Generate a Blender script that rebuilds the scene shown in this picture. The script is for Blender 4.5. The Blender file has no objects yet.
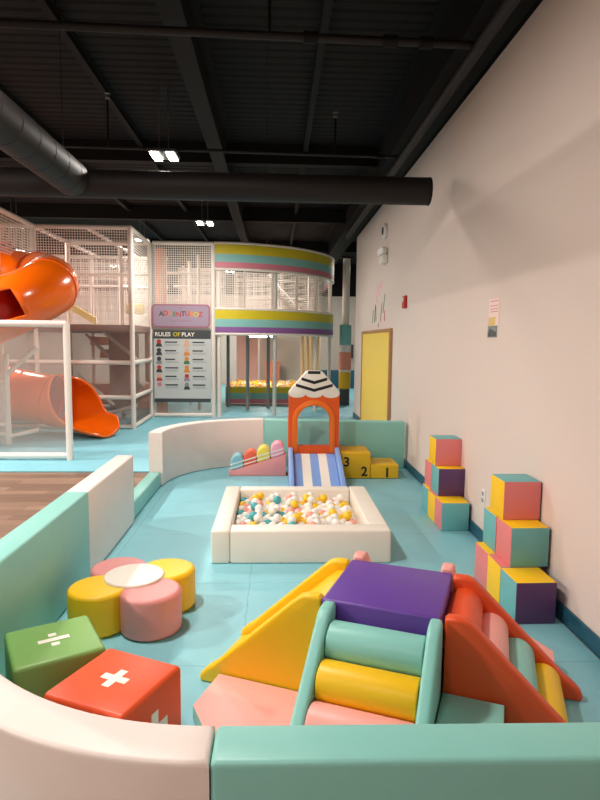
import bpy, bmesh, math, random
from mathutils import Vector, Matrix
random.seed(7)
C = bpy.context.scene.collection
PI = math.pi

# ------------------------------------------------------------------ materials
def s2l(c):
    return tuple(((v/255)/12.92 if v/255 <= .04045 else ((v/255+.055)/1.055)**2.4) for v in c) + (1,)

def mat(name, rgb, rough=.5, bump=0., bscale=18., metal=0., spec=.5, var=0., coat=0.):
    m = bpy.data.materials.new(name); m.use_nodes = True
    nt = m.node_tree; b = nt.nodes['Principled BSDF']
    col = s2l(rgb)
    b.inputs['Base Color'].default_value = col
    b.inputs['Roughness'].default_value = rough
    b.inputs['Metallic'].default_value = metal
    b.inputs['Specular IOR Level'].default_value = spec
    b.inputs['Coat Weight'].default_value = coat
    tc = nt.nodes.new('ShaderNodeTexCoord')
    n = nt.nodes.new('ShaderNodeTexNoise'); n.inputs['Scale'].default_value = bscale; n.inputs['Detail'].default_value = 3
    nt.links.new(tc.outputs['Object'], n.inputs['Vector'])
    if bump:
        bp = nt.nodes.new('ShaderNodeBump'); bp.inputs['Strength'].default_value = bump; bp.inputs['Distance'].default_value = .02
        nt.links.new(n.outputs['Fac'], bp.inputs['Height']); nt.links.new(bp.outputs['Normal'], b.inputs['Normal'])
    if var:
        mx = nt.nodes.new('ShaderNodeMix'); mx.data_type = 'RGBA'
        mx.inputs['A'].default_value = tuple(v*(1-var) for v in col[:3])+(1,)
        mx.inputs['B'].default_value = tuple(min(1, v*(1+var)) for v in col[:3])+(1,)
        nt.links.new(n.outputs['Fac'], mx.inputs['Factor']); nt.links.new(mx.outputs['Result'], b.inputs['Base Color'])
    return m

def vinyl(name, rgb, rough=.42): return mat(name, rgb, rough, bump=.10, bscale=9., var=.03)

def emis(name, rgb, strength):
    m = bpy.data.materials.new(name); m.use_nodes = True
    b = m.node_tree.nodes['Principled BSDF']
    b.inputs['Base Color'].default_value = s2l(rgb); b.inputs['Emission Color'].default_value = s2l(rgb)
    b.inputs['Emission Strength'].default_value = strength
    return m

def net_mat(name, rgb, pitch, frac, axes):
    """square-mesh rope net: holes are really open"""
    m = bpy.data.materials.new(name); m.use_nodes = True
    nt = m.node_tree; N = nt.nodes; L = nt.links
    b = N['Principled BSDF']; b.inputs['Base Color'].default_value = s2l(rgb); b.inputs['Roughness'].default_value = .8
    out = N['Material Output']
    tc = N.new('ShaderNodeTexCoord'); sp = N.new('ShaderNodeSeparateXYZ'); L.new(tc.outputs['UV'], sp.inputs[0])
    ds = []
    for ax in ('X', 'Y'):
        d = N.new('ShaderNodeMath'); d.operation = 'DIVIDE'; d.inputs[1].default_value = pitch; L.new(sp.outputs[ax], d.inputs[0])
        f = N.new('ShaderNodeMath'); f.operation = 'FRACT'; L.new(d.outputs[0], f.inputs[0])
        g = N.new('ShaderNodeMath'); g.operation = 'LESS_THAN'; g.inputs[1].default_value = frac; L.new(f.outputs[0], g.inputs[0])
        ds.append(g)
    mx = N.new('ShaderNodeMath'); mx.operation = 'MAXIMUM'; L.new(ds[0].outputs[0], mx.inputs[0]); L.new(ds[1].outputs[0], mx.inputs[1])
    tr = N.new('ShaderNodeBsdfTransparent'); ms = N.new('ShaderNodeMixShader')
    L.new(mx.outputs[0], ms.inputs[0]); L.new(tr.outputs[0], ms.inputs[1]); L.new(b.outputs[0], ms.inputs[2]); L.new(ms.outputs[0], out.inputs[0])
    return m

def veil_mat(name, rgb, cover):
    """very fine woven mesh, too fine to resolve: a constant share of it is open"""
    m = bpy.data.materials.new(name); m.use_nodes = True
    nt = m.node_tree; N = nt.nodes; L = nt.links
    b = N['Principled BSDF']; b.inputs['Base Color'].default_value = s2l(rgb); b.inputs['Roughness'].default_value = .8
    tr = N.new('ShaderNodeBsdfTransparent'); ms = N.new('ShaderNodeMixShader'); ms.inputs[0].default_value = cover
    L.new(tr.outputs[0], ms.inputs[1]); L.new(b.outputs[0], ms.inputs[2]); L.new(ms.outputs[0], N['Material Output'].inputs[0])
    return m

def tile_mat(name, rgb, size, seam, rough=.5):
    m = bpy.data.materials.new(name); m.use_nodes = True
    nt = m.node_tree; N = nt.nodes; L = nt.links; b = N['Principled BSDF']
    b.inputs['Roughness'].default_value = rough
    tc = N.new('ShaderNodeTexCoord'); mp = N.new('ShaderNodeMapping'); mp.inputs['Location'].default_value = (.15, .2, 0)
    L.new(tc.outputs['Object'], mp.inputs[0])
    # wobble the coordinates a little: puzzle edges
    n = N.new('ShaderNodeTexNoise'); n.inputs['Scale'].default_value = 14
    L.new(mp.outputs[0], n.inputs['Vector'])
    a = N.new('ShaderNodeVectorMath'); a.operation = 'SCALE'; a.inputs['Scale'].default_value = .03
    L.new(n.outputs['Color'], a.inputs[0])
    ad = N.new('ShaderNodeVectorMath'); L.new(mp.outputs[0], ad.inputs[0]); L.new(a.outputs[0], ad.inputs[1])
    br = N.new('ShaderNodeTexBrick'); br.offset = 0; br.inputs['Scale'].default_value = 1
    br.inputs['Brick Width'].default_value = size; br.inputs['Row Height'].default_value = size
    br.inputs['Mortar Size'].default_value = .0035; br.inputs['Mortar Smooth'].default_value = .3
    c = s2l(rgb)
    br.inputs['Color1'].default_value = c; br.inputs['Color2'].default_value = tuple(v*.97 for v in c[:3])+(1,)
    br.inputs['Mortar'].default_value = tuple(v*seam for v in c[:3])+(1,)
    L.new(ad.outputs[0], br.inputs['Vector'])
    n2 = N.new('ShaderNodeTexNoise'); n2.inputs['Scale'].default_value = 2.2; n2.inputs['Detail'].default_value = 5
    L.new(tc.outputs['Object'], n2.inputs['Vector'])
    cr = N.new('ShaderNodeMapRange'); cr.inputs['To Min'].default_value = .9; cr.inputs['To Max'].default_value = 1.1
    L.new(n2.outputs['Fac'], cr.inputs['Value'])
    mu = N.new('ShaderNodeMix'); mu.data_type = 'RGBA'; mu.blend_type = 'MULTIPLY'; mu.inputs['Factor'].default_value = 1
    L.new(br.outputs['Color'], mu.inputs['A']); L.new(cr.outputs[0], mu.inputs['B']); L.new(mu.outputs['Result'], b.inputs['Base Color'])
    n3 = N.new('ShaderNodeTexNoise'); n3.inputs['Scale'].default_value = 60
    L.new(tc.outputs['Object'], n3.inputs['Vector'])
    bp = N.new('ShaderNodeBump'); bp.inputs['Strength'].default_value = .12; bp.inputs['Distance'].default_value = .01
    L.new(n3.outputs['Fac'], bp.inputs['Height']); L.new(bp.outputs[0], b.inputs['Normal'])
    return m

def plank_mat(name):
    m = bpy.data.materials.new(name); m.use_nodes = True
    nt = m.node_tree; N = nt.nodes; L = nt.links; b = N['Principled BSDF']; b.inputs['Roughness'].default_value = .45
    tc = N.new('ShaderNodeTexCoord')
    br = N.new('ShaderNodeTexBrick'); br.offset = .4; br.inputs['Scale'].default_value = 1
    br.inputs['Brick Width'].default_value = 1.2; br.inputs['Row Height'].default_value = .15; br.inputs['Mortar Size'].default_value = .002
    br.inputs['Color1'].default_value = s2l((154, 124, 104)); br.inputs['Color2'].default_value = s2l((122, 95, 79)); br.inputs['Mortar'].default_value = s2l((84, 64, 54))
    L.new(tc.outputs['Object'], br.inputs['Vector'])
    mp = N.new('ShaderNodeMapping'); mp.inputs['Scale'].default_value = (1.2, 22, 1); L.new(tc.outputs['Object'], mp.inputs[0])
    n = N.new('ShaderNodeTexNoise'); n.inputs['Scale'].default_value = 2; n.inputs['Detail'].default_value = 4; L.new(mp.outputs[0], n.inputs['Vector'])
    cr = N.new('ShaderNodeMapRange'); cr.inputs['To Min'].default_value = .6; cr.inputs['To Max'].default_value = 1.35; L.new(n.outputs['Fac'], cr.inputs['Value'])
    mu = N.new('ShaderNodeMix'); mu.data_type = 'RGBA'; mu.blend_type = 'MULTIPLY'; mu.inputs['Factor'].default_value = 1
    L.new(br.outputs['Color'], mu.inputs['A']); L.new(cr.outputs[0], mu.inputs['B']); L.new(mu.outputs['Result'], b.inputs['Base Color'])
    return m

M = {}
M['mint'] = vinyl('mint_vinyl', (140, 205, 196))
M['cream'] = vinyl('cream_vinyl', (238, 224, 217))
M['white'] = vinyl('white_vinyl', (240, 232, 220))
M['yellow'] = vinyl('yellow_vinyl', (250, 198, 16))
M['purple'] = vinyl('purple_vinyl', (102, 64, 158))
M['redorange'] = vinyl('red_orange_vinyl', (234, 82, 32))
M['pink'] = vinyl('pink_vinyl', (250, 174, 164))
M['rose'] = vinyl('rose_vinyl', (228, 148, 146))
M['teal'] = vinyl('teal_vinyl', (108, 178, 180), .5)
M['plum'] = vinyl('plum_vinyl', (90, 56, 104), .5)
M['cubepink'] = vinyl('cube_pink_vinyl', (226, 128, 128), .5)
M['cubeyellow'] = vinyl('cube_yellow_vinyl', (250, 200, 20), .5)
M['green'] = vinyl('green_vinyl', (126, 172, 92))
M['bluepad'] = vinyl('blue_vinyl', (128, 164, 222))
M['blueseat'] = vinyl('sky_blue_vinyl', (134, 190, 204))
M['coral'] = vinyl('coral_vinyl', (238, 100, 70))
M['lemon'] = vinyl('lemon_vinyl', (240, 220, 90))
M['candy'] = vinyl('candy_pink_vinyl', (244, 170, 190))
M['pencil'] = vinyl('pencil_orange_vinyl', (228, 88, 14))
M['pencil2'] = vinyl('pencil_bright_orange_vinyl', (238, 112, 22))
M['podium'] = vinyl('podium_yellow_vinyl', (226, 176, 20))
M['ink'] = mat('black_print', (18, 18, 20), .6)
M['decal'] = mat('white_print', (244, 236, 226), .6)
M['floor'] = tile_mat('blue_foam_tiles', (136, 200, 212), 1.0, .72, .5)
M['floor2'] = tile_mat('blue_foam_tiles_far', (132, 200, 216), 1.2, .8, .5)
M['plank'] = plank_mat('brown_planks')
M['wall'] = mat('wall_paint', (224, 207, 198), .75, bump=.02, bscale=120)
M['wallfar'] = mat('far_wall_paint', (212, 198, 186), .8)
M['base'] = mat('dark_teal_rubber', (34, 84, 104), .4)
M['black'] = mat('black_ceiling_paint', (20, 15, 14), .8, var=.1, bscale=3, spec=.25)
M['blacker'] = mat('black_steel_paint', (12, 9, 9), .75, spec=.25)
M['duct'] = mat('black_duct_paint', (28, 23, 23), .6, spec=.3)
M['metal'] = mat('galvanised_metal', (120, 116, 110), .4, metal=.7)
M['postw'] = mat('white_padded_post', (232, 222, 214), .5, bump=.05)
M['postg'] = mat('grey_post', (184, 186, 182), .5)
M['net'] = net_mat('white_rope_net', (238, 226, 216), .045, .33, None)
M['veil'] = veil_mat('grey_fine_mesh', (166, 140, 132), .44)
M['veil2'] = veil_mat('light_fine_mesh', (184, 170, 162), .42)
M['deck'] = mat('brown_grey_deck', (150, 124, 116), .7)
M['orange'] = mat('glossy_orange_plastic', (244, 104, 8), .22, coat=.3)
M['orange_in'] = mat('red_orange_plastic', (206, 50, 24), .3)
M['steel'] = mat('dark_bolt', (30, 30, 34), .4)
M['bandyellow'] = mat('band_yellow', (206, 186, 30), .55)
M['bandteal'] = mat('band_teal', (128, 184, 180), .55)
M['bandpink'] = mat('band_pink', (206, 122, 138), .55)
M['bandpurple'] = mat('band_purple', (134, 84, 150), .55)
M['signlilac'] = mat('lilac_sign', (158, 140, 160), .5)
M['signrim'] = mat('mauve_sign_rim', (158, 108, 128), .5)
M['board'] = mat('pale_sign_board', (198, 200, 200), .5)
M['charcoal'] = mat('charcoal_print', (62, 66, 70), .5)
M['salmon'] = mat('salmon_pad', (240, 150, 128), .6)
M['pinkwall'] = mat('pink_panel', (244, 190, 180), .7)
M['wood'] = mat('light_wood', (176, 128, 84), .5, var=.1)
M['boardyellow'] = mat('yellow_board', (240, 204, 84), .5)
M['tan'] = mat('tan_panel', (216, 192, 152), .7)
M['alarm'] = mat('red_plastic', (186, 24, 28), .4)
M['plastic'] = mat('white_plastic', (236, 232, 226), .4)
M['greymid'] = mat('mid_grey', (140, 144, 146), .6)
M['lamp'] = emis('lamp_glow', (255, 244, 226), 22)
M['ballw'] = mat('white_ball', (244, 240, 234), .3)
M['ballt'] = mat('teal_ball', (72, 172, 178), .3)
M['bally'] = mat('yellow_ball', (250, 204, 40), .3)
M['ballp'] = mat('pink_ball', (246, 170, 156), .3)
M['paper_pink'] = mat('pink_paper', (244, 216, 208), .6)
M['paper_gold'] = mat('gold_paper', (226, 190, 120), .6)
M['paper_grey'] = mat('grey_photo_print', (134, 142, 140), .6, var=.6, bscale=30)
M['rgreen'] = mat('green_print', (70, 130, 80), .6)
M['rred'] = mat('red_print', (190, 60, 50), .6)
M['rorange'] = mat('orange_print', (224, 140, 60), .6)
M['rskin'] = mat('tan_print', (222, 176, 146), .6)

# ------------------------------------------------------------------ mesh helpers
def bmnew(): return bmesh.new()

def _bev(bm, faces, r, seg):
    if r <= 0: return
    es = list({e for f in faces for e in f.edges})
    bmesh.ops.bevel(bm, geom=es, offset=r, offset_type='OFFSET', segments=seg, profile=.5, affect='EDGES', clamp_overlap=True, material=-1)

def box(bm, x0, x1, y0, y1, z0, z1, bev=0., seg=2, mi=0, fm=None, T=None):
    """fm: per-face materials in the order -x +x -y +y -z +z; T maps local points to the world"""
    P = [(x, y, z) for x in (x0, x1) for y in (y0, y1) for z in (z0, z1)]
    v = [bm.verts.new(T(*p) if T else p) for p in P]
    q = [(0, 1, 3, 2), (4, 6, 7, 5), (0, 4, 5, 1), (2, 3, 7, 6), (0, 2, 6, 4), (1, 5, 7, 3)]
    fs = []
    for i, ids in enumerate(q):
        f = bm.faces.new([v[k] for k in ids]); f.material_index = fm[i] if fm else mi; fs.append(f)
    bmesh.ops.recalc_face_normals(bm, faces=fs)
    _bev(bm, fs, bev, seg)

def prism(bm, poly, f, t0, t1, bev=0., seg=2, mi=0, side_mi=None):
    """poly in (a, b), f(a, b, t) -> world point"""
    lo = [bm.verts.new(f(a, b, t0)) for a, b in poly]; hi = [bm.verts.new(f(a, b, t1)) for a, b in poly]
    n = len(poly); fs = []
    A = bm.faces.new(lo); B = bm.faces.new(list(reversed(hi))); A.material_index = B.material_index = mi
    fs += [A, B]
    for i in range(n):
        j = (i+1) % n
        s = bm.faces.new((lo[j], lo[i], hi[i], hi[j])); s.material_index = mi if side_mi is None else side_mi; fs.append(s)
    bmesh.ops.recalc_face_normals(bm, faces=fs)
    if bev:
        es = list(set(A.edges) | set(B.edges))
        bmesh.ops.bevel(bm, geom=es, offset=bev, offset_type='OFFSET', segments=seg, profile=.5, affect='EDGES', clamp_overlap=True, material=-1)

def frames(pts):
    pts = [Vector(p) for p in pts]; out = []
    n = len(pts); up = Vector((0, 0, 1))
    for i in range(n):
        t = (pts[min(i+1, n-1)]-pts[max(i-1, 0)]).normalized()
        ref = up if abs(t.z) < .95 else Vector((0, 1, 0))
        a = t.cross(ref).normalized(); b = a.cross(t).normalized()
        out.append((pts[i], t, a, b))
    return out

def tube(bm, pts, r, seg=10, mi=0, caps=True):
    rings = []
    for p, t, a, b in frames(pts):
        rings.append([bm.verts.new(p + a*(r*math.cos(2*PI*k/seg)) + b*(r*math.sin(2*PI*k/seg))) for k in range(seg)])
    for i in range(len(rings)-1):
        for k in range(seg):
            f = bm.faces.new((rings[i][k], rings[i][(k+1) % seg], rings[i+1][(k+1) % seg], rings[i+1][k])); f.material_index = mi
    if caps:
        for rg in (rings[0], rings[-1]):
            f = bm.faces.new(rg); f.material_index = mi
    bmesh.ops.recalc_face_normals(bm, faces=bm.faces)

def rcyl(bm, p0, p1, r, rb, seg=32, mi=0):
    """cylinder with rounded rims"""
    p0 = Vector(p0); p1 = Vector(p1); ax = (p1-p0); L = ax.length; ax.normalize()
    ref = Vector((0, 0, 1)) if abs(ax.z) < .9 else Vector((0, 1, 0))
    a = ax.cross(ref).normalized(); b = a.cross(ax).normalized()
    prof = [(0, 0)]
    for k in range(5): th = PI/2*k/4; prof.append((r-rb+rb*math.sin(th), rb-rb*math.cos(th)))
    for k in range(5): th = PI/2*k/4; prof.append((r-rb+rb*math.cos(th), L-rb+rb*math.sin(th)))
    prof.append((0, L)); rings = []
    for rr, h in prof:
        c = p0+ax*h
        if rr < 1e-6: rings.append([bm.verts.new(c)])
        else: rings.append([bm.verts.new(c+a*rr*math.cos(2*PI*k/seg)+b*rr*math.sin(2*PI*k/seg)) for k in range(seg)])
    fs = []
    for i in range(len(rings)-1):
        A, B = rings[i], rings[i+1]
        for k in range(seg):
            j = (k+1) % seg
            if len(A) == 1: fs.append(bm.faces.new((A[0], B[j], B[k])))
            elif len(B) == 1: fs.append(bm.faces.new((A[k], A[j], B[0])))
            else: fs.append(bm.faces.new((A[k], A[j], B[j], B[k])))
    for f in fs: f.material_index = mi
    bmesh.ops.recalc_face_normals(bm, faces=fs)

def quad_uv(bm, p00, p10, p11, p01, mi=0, u=None, vv=None):
    """a net panel with UVs in metres"""
    uv = bm.loops.layers.uv.verify()
    P = [Vector(p) for p in (p00, p10, p11, p01)]
    U = u or (0, (P[1]-P[0]).length); V = vv or (0, (P[3]-P[0]).length)
    f = bm.faces.new([bm.verts.new(p) for p in P]); f.material_index = mi
    for l, c in zip(f.loops, ((U[0], V[0]), (U[1], V[0]), (U[1], V[1]), (U[0], V[1]))): l[uv].uv = c

def wloc(o):
    v = Vector((0, 0, 0))
    while o is not None: v += o.location; o = o.parent
    return v

def obj(name, bm, mats, parent=None, origin=None, smooth=35):
    """bm in world coordinates -> one linked mesh object"""
    if not isinstance(mats, (list, tuple)): mats = [mats]
    me = bpy.data.meshes.new(name)
    o = bpy.data.objects.new(name, me)
    if parent is not None:
        o.parent = parent; off = wloc(parent)
    else:
        if origin is None:
            xs = [v.co for v in bm.verts]
            lo = Vector([min(c[i] for c in xs) for i in range(3)]); hi = Vector([max(c[i] for c in xs) for i in range(3)])
            origin = Vector(((lo.x+hi.x)/2, (lo.y+hi.y)/2, lo.z))
        o.location = origin; off = Vector(origin)
    bmesh.ops.translate(bm, verts=bm.verts, vec=-off)
    bm.to_mesh(me); bm.free()
    for m in mats: me.materials.append(M[m] if isinstance(m, str) else m)
    if smooth:
        for p in me.polygons: p.use_smooth = True
        me.set_sharp_from_angle(angle=math.radians(smooth))
    C.objects.link(o)
    return o

def thing(name, label, cat, loc, group=None):
    o = bpy.data.objects.new(name, None); o.empty_display_size = .1; C.objects.link(o)
    o.location = loc; o['label'] = label; o['category'] = cat
    if group: o['group'] = group
    return o

def tag(o, label, cat, group=None):
    o['label'] = label; o['category'] = cat
    if group: o['group'] = group
    return o

def struct(o): o['kind'] = 'structure'; return o

def dup(root, loc, label=None, group=None, rotz=None):
    r = root.copy(); C.objects.link(r); r.location = loc
    if label: r['label'] = label
    if group: r['group'] = group
    if rotz is not None: r.rotation_euler = (0, 0, rotz)
    for ch in list(root.children):
        c = ch.copy(); C.objects.link(c); c.parent = r
        for g in list(ch.children):
            d = g.copy(); C.objects.link(d); d.parent = c
    return r

def text_bm(s, size, f, extrude=.002, align='CENTER', mi=0, bm=None, bold=0.):
    """text as mesh; f(a, b, t) maps the text plane to the world"""
    cu = bpy.data.curves.new('lettering', 'FONT'); cu.body = s; cu.size = size; cu.extrude = extrude
    cu.align_x = align; cu.align_y = 'CENTER'; cu.offset = bold; cu.resolution_u = 4
    o = bpy.data.objects.new('lettering', cu); C.objects.link(o)
    dg = bpy.context.evaluated_depsgraph_get(); dg.update()
    me = bpy.data.meshes.new_from_object(o.evaluated_get(dg))
    if bm is None: bm = bmnew()
    n0 = len(bm.verts); nf = len(bm.faces)
    bm.from_mesh(me)
    bm.verts.ensure_lookup_table(); bm.faces.ensure_lookup_table()
    for v in bm.verts[n0:]: v.co = Vector(f(v.co.x, v.co.y, v.co.z))
    for fc in bm.faces[nf:]: fc.material_index = mi
    bpy.data.objects.remove(o); bpy.data.curves.remove(cu); bpy.data.meshes.remove(me)
    return bm

# ------------------------------------------------------------------ camera
cam = bpy.data.cameras.new('camera'); co = bpy.data.objects.new('camera', cam); C.objects.link(co)
cam.sensor_fit = 'HORIZONTAL'; cam.sensor_width = 36; cam.lens = 36*590/600; cam.clip_start = .05
pit, yaw, roll = math.radians(5.686), math.radians(2.377), math.radians(.6)
fw = Vector((math.sin(yaw)*math.cos(pit), math.cos(yaw)*math.cos(pit), -math.sin(pit)))
r0 = Vector((math.cos(yaw), -math.sin(yaw), 0)); u0 = Vector((math.sin(yaw)*math.sin(pit), math.cos(yaw)*math.sin(pit), math.cos(pit)))
rt = r0*math.cos(roll)+u0*math.sin(roll); up = u0*math.cos(roll)-r0*math.sin(roll)
mw = Matrix((rt, up, -fw)).transposed().to_4x4(); mw.translation = (0, 0, 1.6)
co.matrix_world = mw
bpy.context.scene.camera = co

# ------------------------------------------------------------------ the room
WX = 1.68; WH = 3.77; DK = 4.4
bm = bmnew(); box(bm, -9.2, 6.2, -3.2, 22.2, -.2, -.02); struct(obj('floor', bm, 'plank', origin=(0, 0, -.2)))
bm = bmnew(); box(bm, WX, WX+.15, -3, 12.56, -.02, WH); struct(obj('wall_right', bm, 'wall'))
bm = bmnew(); box(bm, WX, WX+.15, -3, 12.56, WH+.001, DK); struct(obj('trim_1', bm, 'blacker'))
bm = bmnew(); box(bm, -9.15, -9, -3, 22, -.02, DK); struct(obj('wall_left', bm, 'wallfar'))
bm = bmnew(); box(bm, -9, 6, 21.85, 22, -.02, 3.25); struct(obj('wall_back', bm, 'wallfar'))
bm = bmnew(); box(bm, -9, 6, 21.8, 22, 3.251, DK); struct(obj('trim_2', bm, 'blacker'))
bm = bmnew(); box(bm, 6, 6.15, 12.56, 22, -.02, DK); struct(obj('wall_far_right', bm, 'wallfar'))
bm = bmnew(); box(bm, WX+.15, 6, 12.4, 12.55, -.02, DK); struct(obj('wall_return', bm, 'wallfar'))
bm = bmnew(); box(bm, -9, WX, -3.15, -3, -.02, DK); struct(obj('wall_front', bm, 'wall'))
# ceiling: ribbed deck
bm = bmnew()
prof = [(-3.1, DK+.001)]
y = -3.1
while y < 22:
    prof += [(y+.02, DK), (y+.11, DK), (y+.117, DK+.016), (y+.125, DK+.016)]; y += .145
prof += [(22.1, DK+.3), (-3.1, DK+.3)]
prism(bm, prof, lambda a, b, t: (t, a, b), -9.1, 6.1); struct(obj('ceiling', bm, 'black', smooth=0))
bm = bmnew(); box(bm, WX-.018, WX-.001, -3, 12.56, .001, .098, .004); struct(obj('baseboard_right', bm, 'base'))
def ibeam(x, z0, z1, w, tw, nm):
    bm = bmnew()
    box(bm, x-w/2, x+w/2, -3, 21.8, z0, z0+.02); box(bm, x-tw/2, x+tw/2, -3, 21.8, z0+.02, z1-.02); box(bm, x-w/2, x+w/2, -3, 21.8, z1-.02, z1)
    struct(obj(nm, bm, 'blacker'))
ibeam(-.74, 3.86, DK-.002, .17, .03, 'ceiling_beam')
ibeam(-1.9, 4.28, DK-.002, .07, .02, 'ceiling_beam')
ibeam(.40, 4.28, DK-.002, .07, .02, 'ceiling_beam')
ibeam(1.50, 3.80, DK-.002, .33, .08, 'ceiling_beam')
ibeam(-3.1, 4.28, DK-.002, .07, .02, 'ceiling_beam')
for Y in (8.8, 12.9, 17):
    bm = bmnew(); box(bm, -9, WX-.01 if Y < 12 else 6, Y-.06, Y+.06, 4.12, DK-.003); struct(obj('ceiling_beam', bm, 'blacker'))

# floor mats
bm = bmnew(); box(bm, -1.41, WX-.019, 1.2, 7.66, -.019, 0, .003); tag(obj('floor_mat', bm, 'floor', origin=(0, 4, -.02)), 'pale blue foam floor mat inside the toddler play enclosure', 'floor mat')
bm = bmnew(); box(bm, -8.9, -1.42, 7.17, 21.7, -.019, 0, .003); box(bm, -1.42, WX-.019, 7.67, 12.56, -.019, 0, .003); box(bm, -1.42, 5.9, 12.56, 21.7, -.019, 0, .003)
tag(obj('floor_mat', bm, 'floor2', origin=(-3, 12, -.02)), 'pale blue foam floor mat under the netted climbing frame', 'floor mat')

# ------------------------------------------------------------------ lights
def fixture(loc, label, watts):
    x, y, z = loc
    t = thing('high_bay_light', label, 'ceiling light', loc, 'twin panel ceiling lights')
    bm = bmnew(); box(bm, x-.15, x+.15, y-.16, y+.16, z+.015, z+.05, .008); obj('housing', bm, 'charcoal', t)
    for s in (-1, 1):
        bm = bmnew(); box(bm, x+s*.086-.044, x+s*.086+.044, y-.145, y+.145, z, z+.014, .003); obj('light_panel', bm, 'lamp', t)
    for s in (-1, 1):
        bm = bmnew(); k = z+.05
        while k < DK+.03:
            tube(bm, [(x+s*.05, y, k), (x+s*.05, y, k+.022)], .006, 6); k += .022
        obj('chain', bm, 'metal', t)
    L = bpy.data.lights.new('lamp', 'AREA'); L.shape = 'RECTANGLE'; L.size = .26; L.size_y = .3; L.energy = watts; L.color = (1, .915, .84)
    lo = bpy.data.objects.new('lamp', L); C.objects.link(lo); lo.parent = t; lo.location = (0, 0, -.012)
    return t
W = 62
fixture((-1.243, 6.78, 3.6), 'twin-panel white ceiling light just behind the crosswise black duct', W*.55)
fixture((-1.24, 10.51, 3.6), 'small twin-panel white ceiling light above the rules sign', W*.9)
for X, Y, wk, lb in ((-1.24, 3.05, .9, 'twin-panel ceiling light over the play enclosure'), (-1.24, -.7, .35, 'twin-panel ceiling light behind the foam enclosure'),
              (-4.9, .6, 1.8, 'twin-panel ceiling light over the near plank floor'), (-4.9, 4.0, 1.9, 'twin-panel ceiling light over the middle of plank floor'), (-4.9, 7.3, 1.5, 'twin-panel ceiling light left of the mesh barrier'),
              (-5.2, 12.2, 1.6, 'twin-panel fill light added inside the netted tower'), (-3.0, 13.6, .6, 'twin-panel fill light added over the tower stairs'), (-.2, 15.5, .95, 'twin-panel ceiling light over the curved deck'),  # the two tower fixtures are added fill, brightening the interior behind the nets
              (-1.5, 19.5, 1.1, 'twin-panel ceiling light above the far ball pool'), (-4.9, 18.5, 1.1, 'twin-panel ceiling light at the far back left'), (2.9, 17.5, 1.2, 'twin-panel ceiling light by the far right wall')):
    fixture((X, Y, 3.6 if Y < 11 else 3.8), lb, W*wk)
# added fill lamp and glowing panel to brighten the space under the curved deck
bm = bmnew(); box(bm, -.7, -.1, 15.6, 15.75, 1.7, 1.73, .005); u = tag(obj('added_fill_panel', bm, 'lamp'), 'added glowing fill panel under the curved deck', 'ceiling light')
L = bpy.data.lights.new('lamp', 'AREA'); L.shape = 'RECTANGLE'; L.size = .6; L.size_y = .2; L.energy = 15; L.color = (1, .88, .72)
lo = bpy.data.objects.new('lamp', L); C.objects.link(lo); lo.parent = u; lo.location = (0, 0, -.01)

# ------------------------------------------------------------------ ducts, pipes, sprinklers
bm = bmnew(); tube(bm, [(-8.9, 5.75, 3.05), (-4, 5.75, 3.045), (1.44, 5.75, 3.035)], .127, 28)
t = tag(obj('air_duct', bm, 'duct'), 'black round air duct hanging crosswise, ending by the right wall', 'air duct')
bm = bmnew(); tube(bm, [(1.441, 5.75, 3.035), (1.455, 5.75, 3.035)], .13, 28); obj('end_cap', bm, 'blacker', t)
for k in (-6, -3, -.1):
    bm = bmnew(); box(bm, k-.002, k+.002, 5.735, 5.765, 3.15, DK+.05); obj('hanger_strap', bm, 'blacker', t)
bm = bmnew()
pts = [(-1.86, 1.4, 3.05), (-1.86, 5.60, 3.05)]; tube(bm, pts, .157, 28)
k = 1.5
while k < 5.6:
    tube(bm, [(-1.86, k, 3.05), (-1.86, k+.012, 3.05)], .159, 28); k += .3
t = tag(obj('air_duct', bm, 'duct'), 'black ribbed round air duct running lengthwise at upper left', 'air duct')
for k in (1.8, 5.4):
    bm = bmnew(); box(bm, -1.863, -1.857, k-.002, k+.002, 3.19, DK+.05); obj('hanger_strap', bm, 'blacker', t)
def pipe(p0, p1, r, label, ts):
    t = thing('sprinkler_pipe', label, 'pipe', p0)
    bm = bmnew(); tube(bm, [p0, p1], r, 12); obj('pipe_run', bm, 'duct', t)
    d = Vector(p1)-Vector(p0)
    for q in ts:
        c = Vector(p0)+d*q; e = d.normalized()*.05
        bm = bmnew(); tube(bm, [c-e, c+e], r*1.45, 12); obj('coupling', bm, 'blacker', t)
    return t
pipe((-8.8, 4.05, 3.7), (1.46, 4.4, 3.72), .028, 'black sprinkler pipe crossing the nearest part of the ceiling', (.88, .935, .96))
pipe((-8.8, 6.6, 3.7), (1.5, 7.05, 3.74), .02, 'thin black sprinkler pipe crossing above the round duct', (.97,))
pipe((-8.8, 8.3, 3.62), (1.5, 8.5, 3.62), .018, 'thin black pipe crossing the ceiling beyond the round duct', (.96,))
bm = bmnew(); tube(bm, [(1.42, -2.9, 3.68), (1.42, 12, 3.68)], .045, 14); tag(obj('main_pipe', bm, 'duct'), 'thick black main pipe running along the top of right wall', 'pipe')
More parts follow.
